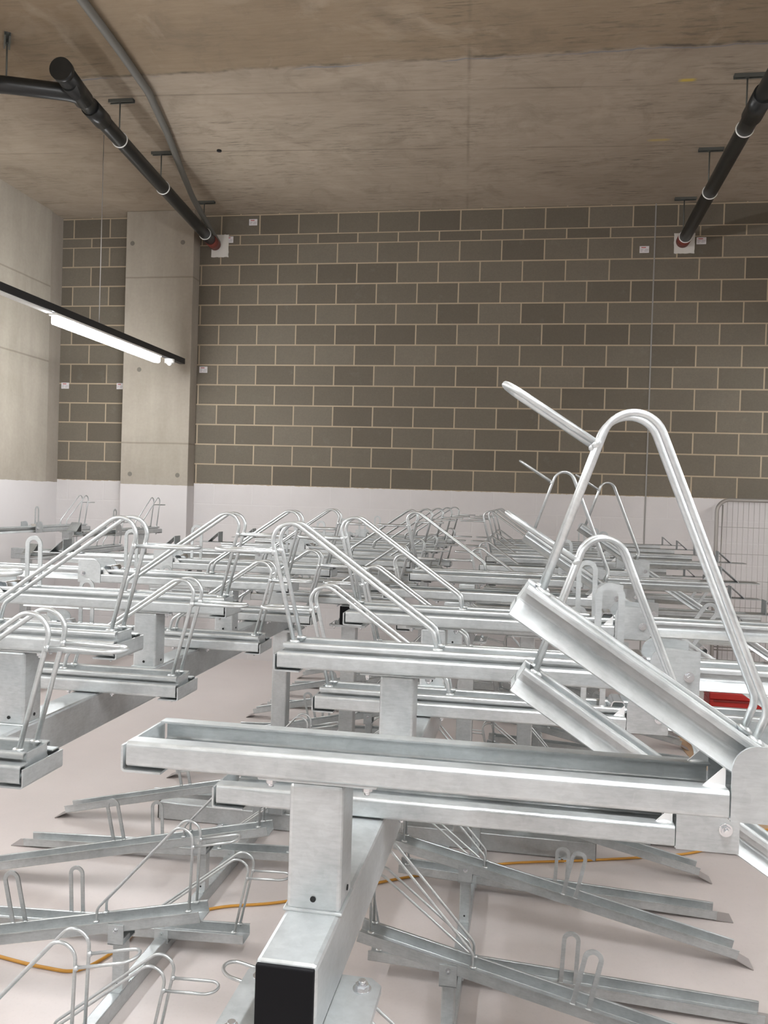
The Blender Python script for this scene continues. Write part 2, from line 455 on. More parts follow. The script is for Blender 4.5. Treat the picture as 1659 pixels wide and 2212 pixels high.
NOTCH, PLATE_END, GUT_END, TONGUE_END = 0.885, 0.995, 1.530, 1.736
def make_upper_tray():
    root = empty('upper_bike_tray')
    bm = bmesh.new(); add_prism(bm, RAIL, 'x', 0.0, NOTCH - 0.002)
    add_box(bm, (NOTCH - 0.002, -0.0775, -0.039), (PLATE_END, 0.0775, -0.036))
    rail = obj('fixed_rail', bm, M['galv'], root)
    # folded stop across the wheel end
    bm = bmesh.new()
    st = profile_strip(round2([(-0.007, -0.006), (-0.007, -0.0455), (0.056, -0.0455)], 0.005, 3), 0.0035)
    add_prism(bm, st, 'y', -0.0775, 0.0775)
    add_bolt(bm, (0.030, 0.03, -0.0475), (0, 0, -1), 0.006)
    es = obj('end_stop', bm, M['galv'], rail)
    # welded gusset tabs beside the notch
    for s in (-1, 1):
        bm = bmesh.new()
        add_prism(bm, [(NOTCH - 0.034, 0.0), (NOTCH - 0.004, 0.0), (NOTCH - 0.004, 0.030)], 'y', s * 0.058 - 0.0015, s * 0.058 + 0.0015)
        add_blob(bm, (NOTCH - 0.018, s * 0.060, 0.0), 0.012, (1.3, 0.6, 0.35))
        obj('gusset_tab', bm, M['weld'], rail)
    for s in (-1, 1):
        poly = round2([(NOTCH, -0.041), (NOTCH, 0.067), (PLATE_END, 0.060), (PLATE_END, -0.041)], [0.035, 0.004], 7)
        bm = bmesh.new(); add_prism(bm, poly, 'y', s * 0.0760 - 0.002, s * 0.0760 + 0.002)
        pp = obj('pivot_plate', bm, M['galv'], root)
        bm = bmesh.new(); add_bolt(bm, (0.971, s * 0.078, 0.0015), (0, s, 0), 0.009, 0.014)
        obj('pivot_bolt', bm, M['zinc'], pp)
    tray = obj('sliding_tray', gutter_mesh(0.008, GUT_END), M['galv'], root)
    for s in (-1, 1):
        obj('wheel_hoop', hoop_mesh(s * 0.033, 0.0056), M['galv_rod'], tray)
    obj('bumper_loop', bumper_mesh(0.0052), M['galv_rod'], tray)
    obj('wheel_guide', guide_mesh(0.795, -0.040, 0.016, 0.205), M['galv'], tray)
    # arched roller bracket by the pivot
    bm = bmesh.new()
    arch = round2([(0.842, 0.012), (0.850, 0.036), (0.878, 0.036), (0.890, 0.012)], 0.008, 4)
    add_prism(bm, profile_strip(arch, 0.003), 'y', -0.046, 0.046)
    obj('roller_bracket', bm, M['zinc'], tray)
    # lifting handle on a flat tongue
    bm = bmesh.new()
    add_box(bm, (GUT_END - 0.06, -0.050, 0.017), (TONGUE_END, 0.050, 0.022), 0.0015)
    add_box(bm, (1.553, -0.046, 0.022), (1.557, 0.046, 0.097), 0.001)
    add_prism(bm, profile_strip([(1.556, 0.094), (1.638, 0.0225)], 0.0035), 'y', -0.046, 0.046)
    obj('pull_handle', bm, M['galv_shaded'], tray)
    return root

TILT = math.radians(33.0)
def tilt_tray(root):
    t = [c for c in root.children if c.name.startswith('sliding_tray')][0]
    R = Matrix.Rotation(TILT, 4, 'Y')
    p = R @ Vector((0.462, 0, -0.0035))
    t.rotation_euler = (0, TILT, 0)
    t.location = Vector((0.971, 0, 0.0015)) - p
    for sd in (-1, 1):
        bm = bmesh.new(); add_bolt(bm, (0.462, sd * 0.0405, -0.0035), (0, sd, 0), 0.0095, 0.006)
        obj('pivot_bolt', bm, M['zinc'], t)

LH = 0.042
def make_lower_tray():
    root = empty('lower_bike_tray')
    bm = bmesh.new()
    pr = profile_strip(round2([(-0.050, -0.0015), (-0.0435, -0.0015), (-0.0435, -LH + 0.0015), (0.0435, -LH + 0.0015), (0.0435, -0.0015), (0.050, -0.0015)], [0.002, 0.004, 0.004, 0.002], 3), 0.003)
    add_prism(bm, pr, 'x', 0.0, 1.467)
    ch = obj('wheel_channel', bm, M['galv'], root)
    for s in (-1, 1):
        obj('wheel_hoop', hoop_mesh(s * 0.036, 0.0050), M['galv_rod'], ch).location = (0.008, 0, -0.018)
    obj('bumper_loop', bumper_mesh(0.0046, 0.036), M['galv_rod'], ch).location = (0.008, 0, -0.018)
    obj('wheel_guide', guide_mesh(0.765, -0.045, -0.004, 0.196), M['galv'], ch)
    return root

def add_ramp(root, ang, zfloor):
    """flap from the channel end down to the floor (zfloor: floor height in the tray's own frame at its origin)"""
    t = math.tan(ang)
    bm = bmesh.new()
    x0, z0 = 1.462, -LH
    x1 = 1.540; 
    z1 = (zfloor + x1 * math.sin(ang)) / math.cos(ang) + 0.002
    add_prism(bm, profile_strip([(x0, z0 + 0.002), (x1, z1)], 0.003), 'y', -0.044, 0.044)
    return obj('ramp_flap', bm, M['flap'], root)

# ------------------------------------------------------------------ place the upper trays
ORD = ['first', 'second', 'third', 'fourth', 'fifth', 'sixth', 'seventh', 'eighth', 'ninth', 'tenth', 'eleventh']
proto = make_upper_tray(); used = [False]
def place_upper(x, y, z, rz, label, group, tilted=False):
    o = proto if not used[0] else dup(proto)
    used[0] = True
    o.location = (x, y, z); o.rotation_euler = (0, 0, rz)
    tag(o, label, 'bike rack tray', group)
    return o

spots = []
near_high = [YC0 + 0.8 * k for k in range(5)]
near_low = [YC0 + 0.4 + 0.8 * k for k in range(4)]
far_low = [YC0 + 3.6 + 0.8 * k for k in range(5)]
far_high = [YC0 + 4.0 + 0.8 * k for k in range(5)]
tilt_todo = []
TILTED = {('R', 'H', 0), ('R', 'L', 0), ('R', 'H', 3), ('R', 'H', 5)}
for row in ('R', 'L'):
    rname = 'right-hand' if row == 'R' else 'left-hand'
    for lev, ys in (('H', near_high + far_high), ('L', near_low + far_low)):
        lname = 'high' if lev == 'H' else 'low'
        for k, y in enumerate(ys):
            far = k >= (5 if lev == 'H' else 4)
            sh = SH if far else 0.0
            x = (XR if row == 'R' else XL) + sh
            z = ZH if lev == 'H' else ZL
            tl = (row, lev, k) in TILTED
            state = 'tilted up' if tl else 'lying level'
            if row == 'R' and lev == 'H' and k == 0:
                lab = 'nearest high galvanised bike tray, empty rail in front, hoop tilted up'
            elif row == 'R' and lev == 'L' and k == 0:
                lab = 'low bike tray just behind the nearest high one, hoop tilted up'
            else:
                lab = '%s %s bike tray from the camera in the %s upper row, %s' % (ORD[k], lname, rname, state)
            if row == 'L' and lev == 'H' and k == 0:
                lab = 'first high bike tray of the left-hand upper row, bumper loop at the picture edge'
            grp = '%s upper trays of the %s row' % (lname, rname)
            spots.append((x, y, z, 0.0 if row == 'R' else PI, lab, grp, tl))
# tray row against the back wall beside the column
YF3 = 8.32
for (x, z, lab) in ((-3.80, ZH, 'high bike tray standing in front of the concrete column'),
                    (-4.60, ZH, 'high bike tray in the far left corner beside the column'),
                    (-4.20, ZL, 'low bike tray between the two high ones in the far left corner')):
    spots.append((x, YF3, z, -PI / 2, lab, 'upper trays in the far left corner', False))
placed = []
for s in spots:
    o = place_upper(*s[:6]); placed.append((o, s[6]))
for o, tl in placed:
    if tl: tilt_tray(o)

# ------------------------------------------------------------------ lower trays
SLOPED = (math.radians(12.45), -0.523, 0.392)     # angle, wheel end x (right row), height of the lip there
FLAT = (math.radians(2.55), -0.558, 0.112)
lproto = make_lower_tray()
protos = {}
def lower_kind(kind):
    ang, xe, z = SLOPED if kind == 'S' else FLAT
    if kind not in protos:
        r = lproto if not protos else dup(lproto)
        add_ramp(r, ang, -z)
        for c in list(r.children):
            c.rotation_euler = (0, ang, 0)
        protos[kind] = [r, False]
        return r
    return dup(protos[kind][0])
# make both prototypes before either is placed so that each owns only its own ramp
pS = lproto
pF = dup(lproto)
add_ramp(pS, SLOPED[0], -SLOPED[2]); add_ramp(pF, FLAT[0], -FLAT[2])
for r, a in ((pS, SLOPED[0]), (pF, FLAT[0])):
    for c in list(r.children): c.rotation_euler = (0, a, 0)
first = {'S': True, 'F': True}
for row in ('R', 'L'):
    rname = 'right-hand' if row == 'R' else 'left-hand'
    for kind, ys in (('S', near_high[0:] + far_high), ('F', near_low + far_low)):
        kname = 'ramped' if kind == 'S' else 'flat-lying'
        ang, xe, z = SLOPED if kind == 'S' else FLAT
        for k, y in enumerate(ys):
            if y < 1.9: continue
            far = k >= (5 if kind == 'S' else 4)
            xx = xe + (SH if far else 0)
            if row == 'L': xx = 2 * XM - xe + (SH if far else 0)
            src = pS if kind == 'S' else pF
            o = src if first[kind] else dup(src)
            first[kind] = False
            if row == 'R' and kind == 'S' and k == 1: xx -= 0.085
            o.location = (xx, y, z); o.rotation_euler = (0, 0, 0 if row == 'R' else PI)
            n = k if kind == 'S' else k - 1
            tag(o, '%s %s lower bike tray from the camera in the %s row, ending on the floor' % (ORD[n], kname, rname),
                'bike rack tray', '%s lower trays of the %s row' % (kname, rname))

# ------------------------------------------------------------------ rack frames
def box_section(bm, lo, hi, r=0.006):
    add_box(bm, lo, hi, r)

def make_frame(name_label, sgn, x0, ybeg, yend, high_ys, low_ys, post_ys):
    """sgn +1: right-hand row, -1: left-hand row (turned about the centre line x0)"""
    root = empty('rack_frame', (x0, ybeg, 0)); 
    tag(root, name_label, 'bike rack frame', 'rack frames')
    def bx(a, b): return (min(sgn * a, sgn * b), max(sgn * a, sgn * b))
    # local x is measured from the centre line between the rows
    c = 0.514                       # beam centre
    zb0, zb1 = 1.140, 1.2505
    def mk(name, build, mat=M['galv'], parent=root):
        bm = bmesh.new(); build(bm); return obj(name, bm, mat, parent)
    L = yend - ybeg
    def beam(bm):
        a, b = bx(c - 0.043, c + 0.043); box_section(bm, (a, 0.004, zb0), (b, L, zb1), 0.007)
    bo = mk('upper_beam', beam)
    def cap(bm):
        a, b = bx(c - 0.0405, c + 0.0405); add_box(bm, (a, -0.002, zb0 + 0.003), (b, 0.006, zb1 - 0.003), 0.002)
    mk('end_cap', cap, M['black_cap'], bo)
    for y in high_ys:
        yl = y - ybeg
        def stub(bm):
            a, b = bx(c - 0.0415, c + 0.0415)
            box_section(bm, (a, yl - 0.060, zb1), (b, yl + 0.023, 1.4440), 0.006)
            a, b = bx(c - 0.092, c + 0.092); add_box(bm, (a, yl - 0.062, 1.4440), (b, yl + 0.026, 1.4508), 0.002)
            a, b = bx(c - 0.043, c + 0.043)
            add_box(bm, (a - 0.003, yl - 0.064, zb1 - 0.001), (b + 0.003, yl + 0.027, zb1 + 0.004), 0.002)
        so = mk('stub_post', stub)
        mk('drain_hole', lambda bm: add_cyl(bm, (sgn * c, yl - 0.0605, zb1 + 0.020), (0, -1, 0), 0.0045, 0.0012, 14), M['hole'], so)
        mk('drain_hole', lambda bm: add_cyl(bm, (sgn * c + 0.0418, yl - 0.01, zb1 + 0.020), (1, 0, 0), 0.0045, 0.0012, 14), M['hole'], so)
        for dx in (-0.075, 0.075):
            for dy in (-0.045, 0.008):
                mk('plate_bolt', lambda bm: add_bolt(bm, (sgn * (c + dx), yl + dy, 1.4440), (0, 0, -1), 0.008), M['zinc'], so)
    for y in low_ys:
        yl = y - ybeg
        def pl(bm):
            a, b = bx(c - 0.092, c + 0.092); add_box(bm, (a, yl - 0.055, zb1 - 0.0005), (b, yl + 0.035, zb1 + 0.0035), 0.001)
        po = mk('mounting_plate', pl)
        for dx in (-0.072, 0.072):
            for dy in (-0.035, 0.015):
                mk('plate_bolt', lambda bm: add_bolt(bm, (sgn * (c + dx), yl + dy, zb1 - 0.0005), (0, 0, -1), 0.008), M['zinc'], po)
    for y in post_ys:
        yl = y - ybeg
        def post(bm):
            a, b = bx(c - 0.042, c + 0.042); box_section(bm, (a, yl - 0.042, 0.10), (b, yl + 0.042, 1.128), 0.006)
        po = mk('post', post)
        def fl(bm):
            a, b = bx(c - 0.105, c + 0.105); k = 0.018; y0, y1 = yl - 0.10, yl + 0.10
            add_prism(bm, [(a + k, y0), (b - k, y0), (b, y0 + k), (b, y1 - k), (b - k, y1), (a + k, y1), (a, y1 - k), (a, y0 + k)], 'z', 1.128, 1.1395)
        fo = mk('flange_plate', fl, M['galv'], po)
        for dx in (-0.078, 0.078):
            for dy in (-0.07, 0.068):
                def fb(bm):
                    add_bolt(bm, (sgn * (c + dx), yl + dy, 1.1395), (0, 0, 1), 0.0105, 0.012)
                    add_cyl(bm, (sgn * (c + dx), yl + dy, 1.127), (0, 0, 1), 0.005, 0.014, 10)
                    add_bolt(bm, (sgn * (c + dx), yl + dy, 1.128), (0, 0, -1), 0.009)
                mk('flange_bolt', fb, M['zinc'], po)
    # bottom beam with pivots for the lower trays
    c2 = 0.600
    def low(bm):
        a, b = bx(c2 - 0.024, c2 + 0.024); box_section(bm, (a, 0.1, 0.002), (b, L - 0.05, 0.060), 0.004)
    lo = mk('floor_beam', low)
    for y in high_ys:
        yl = y - ybeg
        if y < 1.9: continue
        def up(bm):
            a, b = bx(c2 - 0.0225, c2 + 0.0225); box_section(bm, (a, yl - 0.024, 0.060), (b, yl + 0.024, 0.252), 0.004)
            a, b = bx(c2 - 0.03, c2 + 0.03)
            for s in (-1, 1):
                add_box(bm, (a, yl + s * 0.0475 - 0.002, 0.238), (b, yl + s * 0.0475 + 0.002, 0.312), 0.0008)
            add_box(bm, (a, yl - 0.0495, 0.236), (b, yl + 0.0495, 0.241), 0.0008)
            add_box(bm, (sgn * c2 - 0.02, yl - 0.045, 0.060), (sgn * c2 + 0.02, yl + 0.045, 0.064), 0.0008)
        u = mk('pivot_upright', up, M['galv'], lo)
        for s in (-1, 1):
            mk('pivot_bolt', lambda bm: add_bolt(bm, (sgn * c2, yl + s * 0.0495, 0.292), (0, s, 0), 0.007), M['zinc'], u)
        def dh(bm):
            add_cyl(bm, (sgn * c2, yl - 0.0242, 0.083), (0, -1, 0), 0.004, 0.001, 12)
        mk('drain_hole', dh, M['hole'], u)
    for y in low_ys:
        yl = y - ybeg
        def lp(bm):
            a, b = bx(c2 - 0.03, c2 + 0.03)
            for s in (-1, 1):
                add_box(bm, (a, yl + s * 0.0475 - 0.002, 0.04), (b, yl + s * 0.0475 + 0.002, 0.098), 0.0008)
            add_box(bm, (a, yl - 0.0495, 0.0385), (b, yl + 0.0495, 0.0418), 0.0008)
            add_bolt(bm, (sgn * c2, yl - 0.0495, 0.078), (0, -1, 0), 0.007)
        mk('pivot_bracket', lp, M['galv'], lo)
    return root

make_frame('near right-hand rack frame with the big black-capped beam end in the foreground', 1, XM, 1.097, 4.70, near_high, near_low, (1.185, 4.60))
make_frame('near left-hand rack frame carrying the left trays across the open floor strip', -1, XM, 1.097, 4.70, near_high, near_low, (1.185, 4.60))
make_frame('far right-hand rack frame behind the tilted trays', 1, XM + SH, 4.80, 8.75, far_high, far_low, (4.90, 8.55))
make_frame('far left-hand rack frame with the small black cap seen between the trays', -1, XM + SH, 4.80, 8.75, far_high, far_low, (4.90, 8.55))

# frame of the corner row (runs along x)
root = empty('rack_frame', (-4.25, YF3 - 0.30, 0))
tag(root, 'rack frame under the trays in the far left corner', 'bike rack frame', 'rack frames')
bm = bmesh.new(); add_box(bm, (-0.95, -0.043, 1.140), (0.72, 0.043, 1.2505), 0.007); obj('upper_beam', bm, M['galv'], root)
for dx in (0.45, -0.35):
    bm = bmesh.new(); add_box(bm, (dx - 0.0415, -0.0415, 1.2505), (dx + 0.0415, 0.0415, 1.4440), 0.006)
    add_box(bm, (dx - 0.044, -0.092, 1.4440), (dx + 0.044, 0.092, 1.4508), 0.002); obj('stub_post', bm, M['galv'], root)
for dx in (-0.80, 0.60):
    bm = bmesh.new(); add_box(bm, (dx - 0.042, -0.042, 0.0), (dx + 0.042, 0.042, 1.140), 0.006); obj('post', bm, M['galv'], root)

# cross feet on the floor, shared by the two rows
def make_foot(x0, y, label):
    root = empty('floor_foot', (x0, y, 0)); tag(root, label, 'rack foot', 'rack feet on the floor')
    bm = bmesh.new(); box_section(bm, (-1.215, -0.05, 0.003), (1.225, 0.05, 0.10), 0.006); f = obj('foot_beam', bm, M['galv'], root)
    bm = bmesh.new()
    for s in (-1, 1): add_box(bm, (s * 1.223 - 0.004 + (0 if s > 0 else 0.008), -0.047, 0.006), (s * 1.223 + 0.004 + (0 if s > 0 else 0.008) - 0.001, 0.047, 0.097), 0.001)
    obj('end_cap', bm, M['black_cap'], f)
    for dx in (-0.82, 0.42, 1.05, -0.15):
        bm = bmesh.new(); add_box(bm, (dx - 0.035, -0.10, 0.0), (dx + 0.035, -0.046, 0.006), 0.002)
        add_bolt(bm, (dx, -0.077, 0.006), (0, 0, 1), 0.010)
        obj('anchor_lug', bm, M['zinc'], f)
    return root
make_foot(XM, 4.64, 'long galvanised foot beam bolted to the floor across both rows')
make_foot(XM, 1.19, 'galvanised foot beam under the near end of both rows')
make_foot(XM + SH, 4.93, 'galvanised foot beam under the start of the far racks')
make_foot(XM + SH, 8.55, 'galvanised foot beam by the back wall')

# ------------------------------------------------------------------ the room
def quad_uv_wall():
    bm = bmesh.new(); uv = bm.loops.layers.uv.new('UVMap')
    zs = [(0.0, (0 - ZP) / 0.225)]
    strips = [(0.0, ZP + 12 * 0.225, (0 - ZP) / 0.225, 12.0), (ZP + 12 * 0.225, ZP + 12.47 * 0.225, 12.0, 13.0), (ZP + 12.47 * 0.225, 5.35, 13.0, 13.0 + (5.35 - ZP - 12.47 * 0.225) / 0.225)]
    x0, x1 = -5.75, 6.2
    for z0, z1, v0, v1 in strips:
        vs = [bm.verts.new(p) for p in ((x0, YB, z0), (x1, YB, z0), (x1, YB, z1), (x0, YB, z1))]
        f = bm.faces.new(vs)
        for l, (u, v) in zip(f.loops, ((x0, v0), (x1, v0), (x1, v1), (x0, v1))):
            l[uv].uv = ((u + 3.2966) / 0.225 + 1.0 + 40.0, v + 20.0)
    bmesh.ops.remove_doubles(bm, verts=bm.verts, dist=1e-5)
    # a backing gives the wall its thickness
    return bm
bm = quad_uv_wall()
me = D.meshes.new('wall_back'); bm.to_mesh(me); bm.free()
wb = D.objects.new('wall_back', me); COL.objects.link(wb); me.materials.append(M['block']); struct(wb)
bm = bmesh.new(); add_box(bm, (-5.95, YB + 0.005, -0.1), (6.2, YB + 0.25, 5.4)); struct(obj('wall_backing', bm, M['conc_shaded']))

bm = bmesh.new(); add_box(bm, (-5.95, -8.2, -0.2), (6.4, YB + 0.25, 0.0)); struct(obj('floor', bm, M['floor']))
bm = bmesh.new(); add_box(bm, (-5.95, -8.2, ZC), (6.4, YB + 0.25, ZC + 0.25)); struct(obj('ceiling', bm, M['ceiling']))
bm = bmesh.new(); add_box(bm, (-5.95, -8.2, 0.0), (XW, 8.985, ZC)); struct(obj('wall_left', bm, M['conc_wall']))
bm = bmesh.new(); add_box(bm, (-5.95, 8.985, 0.0), (XW - 0.02, YB, ZC)); struct(obj('trim_1', bm, M['conc_shaded']))
bm = bmesh.new(); add_box(bm, (6.2, -8.2, 0.0), (6.4, YB, ZC)); struct(obj('wall_right', bm, M['conc_wall']))
bm = bmesh.new(); add_box(bm, (-5.95, -8.4, 0.0), (6.4, -8.2, ZC)); struct(obj('wall_front', bm, M['conc_dim']))
bm = bmesh.new(); add_box(bm, (-4.575, 9.07, 0.0), (-3.770, YB + 0.01, ZC), 0.006); col = struct(obj('column', bm, M['conc_col']))
bm = bmesh.new()
for (x, z) in ((-4.50, 4.66), (-3.90, 4.66), (-4.46, 2.06), (-3.89, 2.06), (-4.38, 3.24)):
    add_cyl(bm, (x, 9.0705, z), (0, -1, 0), 0.026, 0.0015, 18)
obj('tie_hole', bm, M['tie'], col)
bm = bmesh.new(); add_box(bm, (1.197, YB - 0.004, 0.0), (1.211, YB + 0.001, ZC), 0.001); struct(obj('trim_2', bm, M['mastic']))

# ------------------------------------------------------------------ wall labels
def wall_label(x, y, z, label, w=0.095, h=0.070):
    root = empty('wall_label', (x, y, z)); tag(root, label, 'label', 'small white labels on the walls')
    bm = bmesh.new(); add_box(bm, (-w / 2, -0.004, -h / 2), (w / 2, 0.0, h / 2), 0.0006); p = obj('label_card', bm, M['paper'], root)
    bm = bmesh.new(); add_box(bm, (-w * 0.32, -0.0048, h * 0.22), (w * 0.16, -0.0038, h * 0.36)); obj('printed_heading', bm, M['ink_red'], p)
    bm = bmesh.new()
    for k, (a, b) in enumerate(((-0.40, -0.12), (0.05, 0.42), (-0.40, -0.2), (0.0, 0.38))):
        z0 = -h * (0.06 + 0.22 * (k // 2)); add_box(bm, (w * a, -0.0048, z0), (w * b, -0.0038, z0 + h * 0.07))
    obj('printed_lines', bm, M['ink_grey'], p)
WY = YB - 0.002
wall_label(-3.149, WY, 4.924, 'white label high on the blockwork right of the left pipe')
wall_label(-3.425, WY, 4.735, 'white label touching the board around the left pipe')
wall_label(1.101, WY, 4.545, 'white label left of the grey vertical wall joint')
wall_label(1.665, WY, 4.625, 'white label right of the board around the right pipe')
wall_label(-3.690, WY, 3.270, 'white label on the dark block beside the column')
wall_label(-5.385, WY, 3.074, 'white label left on the narrow block strip')
wall_label(-4.700, WY, 3.074, 'white label on the narrow block strip against the column', 0.08)

def fire_board(x, z, w, h, label, seed):
    rnd = random.Random(seed); n = 9; poly = []
    for (a, b, c, d) in ((-1, -1, 1, -1), (1, -1, 1, 1), (1, 1, -1, 1), (-1, 1, -1, -1)):
        for k in range(n):
            t = k / n
            poly.append((x + (a + (c - a) * t) * w / 2 + rnd.uniform(-1, 1) * 0.003, z + (b + (d - b) * t) * h / 2 + rnd.uniform(-1, 1) * 0.003))
    bm = bmesh.new(); add_prism(bm, poly, 'y', YB - 0.012, YB - 0.0005)
    return tag(obj('fire_seal_board', bm, M['seal']), label, 'seal board', 'white boards around the pipes')
fire_board(-3.53, 4.665, 0.20, 0.25, 'white seal board where the left pipe enters the wall', 1)
fire_board(1.497, 4.60, 0.205, 0.205, 'white seal board where the right pipe enters the wall', 2)

# ------------------------------------------------------------------ pipes
def ring(bm, p, d, r, rt=0.006):
    d = Vector(d).normalized(); up = Vector((0, 0, 1)); u = (up - d * up.dot(d)).normalized(); w = d.cross(u)
    add_tube(bm, [Vector(p) + (u * math.cos(2 * PI * k / 28) + w * math.sin(2 * PI * k / 28)) * r for k in range(28)], rt, 8, True)
PL0, PL1 = Vector((-3.262, 5.55, 4.705)), Vector((-3.578, 9.20, 4.672))
PR = 0.059
def on_pl(t): return PL0 + (PL1 - PL0) * t + Vector((-0.022 * math.sin(PI * t), 0, 0.02 * math.sin(PI * t)))
root = empty('drain_pipe', PL0); tag(root, 'black drain pipe under the ceiling at left with a branch and a round access cap', 'pipe', 'black pipes under the ceiling')
def loc(v): return Vector(v) - PL0
bm = bmesh.new()
add_tube(bm, [loc(PL0), loc(on_pl(0.2)), loc(on_pl(0.4)), loc(on_pl(0.6)), loc(on_pl(0.8)), loc(PL1)], PR, 24)
obj('main_pipe', bm, M['pipe'], root)
bm = bmesh.new()
add_tube(bm, fillet([loc((XW + 0.012, 5.42, 4.66)), loc((-3.72, 5.46, 4.675)), loc(PL0 + Vector((-0.01, 0.16, 0.0))), loc(on_pl(0.12))], [0.2, 0.15], 8), PR, 24)
obj('branch_pipe', bm, M['pipe'], root)
bm = bmesh.new()
d = (PL1 - PL0).normalized()
add_tube(bm, [loc(PL0 + Vector((0.01, -0.10, 0.035))), loc(on_pl(0.07))], PR + 0.012, 24)
add_tube(bm, [loc(on_pl(0.10)), loc(on_pl(0.165))], PR + 0.010, 24)
obj('branch_fitting', bm, M['pipe'], root)
bm = bmesh.new(); add_cyl(bm, loc(PL0 + Vector((0.012, -0.128, 0.036))), d, PR + 0.020, 0.05, 28); obj('access_cap', bm, M['pipe'], root)
bm = bmesh.new(); add_tube(bm, [loc(on_pl(0.955)), loc(PL1 + Vector((0, 0.02, 0)))], PR + 0.006, 24); obj('wall_collar', bm, M['red_collar'], root)
for t in (0.262, 0.548, 0.905):
    bm = bmesh.new(); ring(bm, loc(on_pl(t)), d, PR + 0.002); obj('pipe_clip', bm, M['clip'], root)
bm = bmesh.new(); ring(bm, loc((-3.76, 5.46, 4.675)), (1, 0, 0), PR + 0.002, 0.007); obj('pipe_clip', bm, M['clip'], root)

QL0, QL1 = Vector((1.45, 3.2, 4.70)), Vector((1.478, 9.20, 4.615))
def on_pr(y): return QL0 + (QL1 - QL0) * ((y - QL0.y) / (QL1.y - QL0.y))
root = empty('drain_pipe', QL0); tag(root, 'straight black drain pipe under the ceiling at the right edge', 'pipe', 'black pipes under the ceiling')
d = (QL1 - QL0).normalized()
bm = bmesh.new(); add_tube(bm, [QL0 - QL0, on_pr(6.2) - QL0, QL1 - QL0], PR, 24); obj('main_pipe', bm, M['pipe'], root)
bm = bmesh.new(); add_tube(bm, [on_pr(6.08) - QL0, on_pr(6.42) - QL0], PR + 0.012, 24); obj('pipe_socket', bm, M['pipe'], root)
bm = bmesh.new(); add_tube(bm, [on_pr(9.08) - QL0, QL1 - QL0 + Vector((0, 0.03, 0))], PR + 0.008, 24); obj('wall_collar', bm, M['red_collar'], root)
for y in (6.62, 7.86, 9.07):
    bm = bmesh.new(); ring(bm, on_pr(y) - QL0, d, PR + 0.002); obj('pipe_clip', bm, M['clip'], root)

def hanger(x, y, zpipe, rz, label):
    root = empty('pipe_hanger', (x, y, ZC), rz); tag(root, label, 'pipe hanger', 'pipe hangers on the ceiling')
    bm = bmesh.new(); add_prism(bm, profile_strip([(-0.010, -0.024), (-0.02, -0.024), (-0.02, 0.0), (0.02, 0.0), (0.02, -0.024), (0.010, -0.024)], 0.003), 'x', -0.105, 0.105)
    obj('strut_channel', bm, M['strut'], root)
    bm = bmesh.new(); add_tube(bm, [(-0.012, 0, -0.002), (-0.012, 0, zpipe - ZC)], 0.006, 8); add_cyl(bm, (-0.012, 0, -0.03), (0, 0, 1), 0.012, 0.008, 6); obj('threaded_rod', bm, M['strut'], root)
hanger(-3.719, 5.52, 4.74, math.radians(-55), 'strut hanger over the branch at the left edge')
for (y, px, lab) in ((6.478, -3.340, 'strut hanger on the left pipe nearest the branch'), (7.51, -3.450, 'middle strut hanger on the left pipe, crossed by the hose'), (8.823, -3.547, 'strut hanger on the left pipe closest to the wall')):
    hanger(px, y, 4.74, 0, lab)
for (y, lab) in ((6.564, 'strut hanger on the right pipe at the picture edge'), (7.873, 'middle strut hanger on the right pipe'), (9.10, 'strut hanger on the right pipe closest to the wall')):
    hanger(1.470, y, 4.68, 0, lab)

# grey hose on the ceiling
bm = bmesh.new()
hp = [(-2.80, 3.9, 4.985), (-2.90, 5.0, 4.985), (-2.96, 5.70, 4.985), (-3.03, 6.31, 4.985), (-3.20, 7.05, 4.985), (-3.38, 7.75, 4.97), (-3.50, 8.35, 4.90), (-3.53, 8.80, 4.80), (-3.545, 9.22, 4.695)]
add_tube(bm, fillet(hp, 0.8, 6), 0.030, 14)
tag(obj('flexible_hose', bm, M['hose']), 'grey flexible conduit curving along the ceiling to the left pipe opening', 'conduit')
bm = bmesh.new(); add_cyl(bm, (-2.905, 7.52, ZC - 0.012), (0, 0, 1), 0.022, 0.014, 14)
tag(obj('ceiling_anchor', bm, M['hole']), 'small dark anchor hole plug in the ceiling', 'anchor')

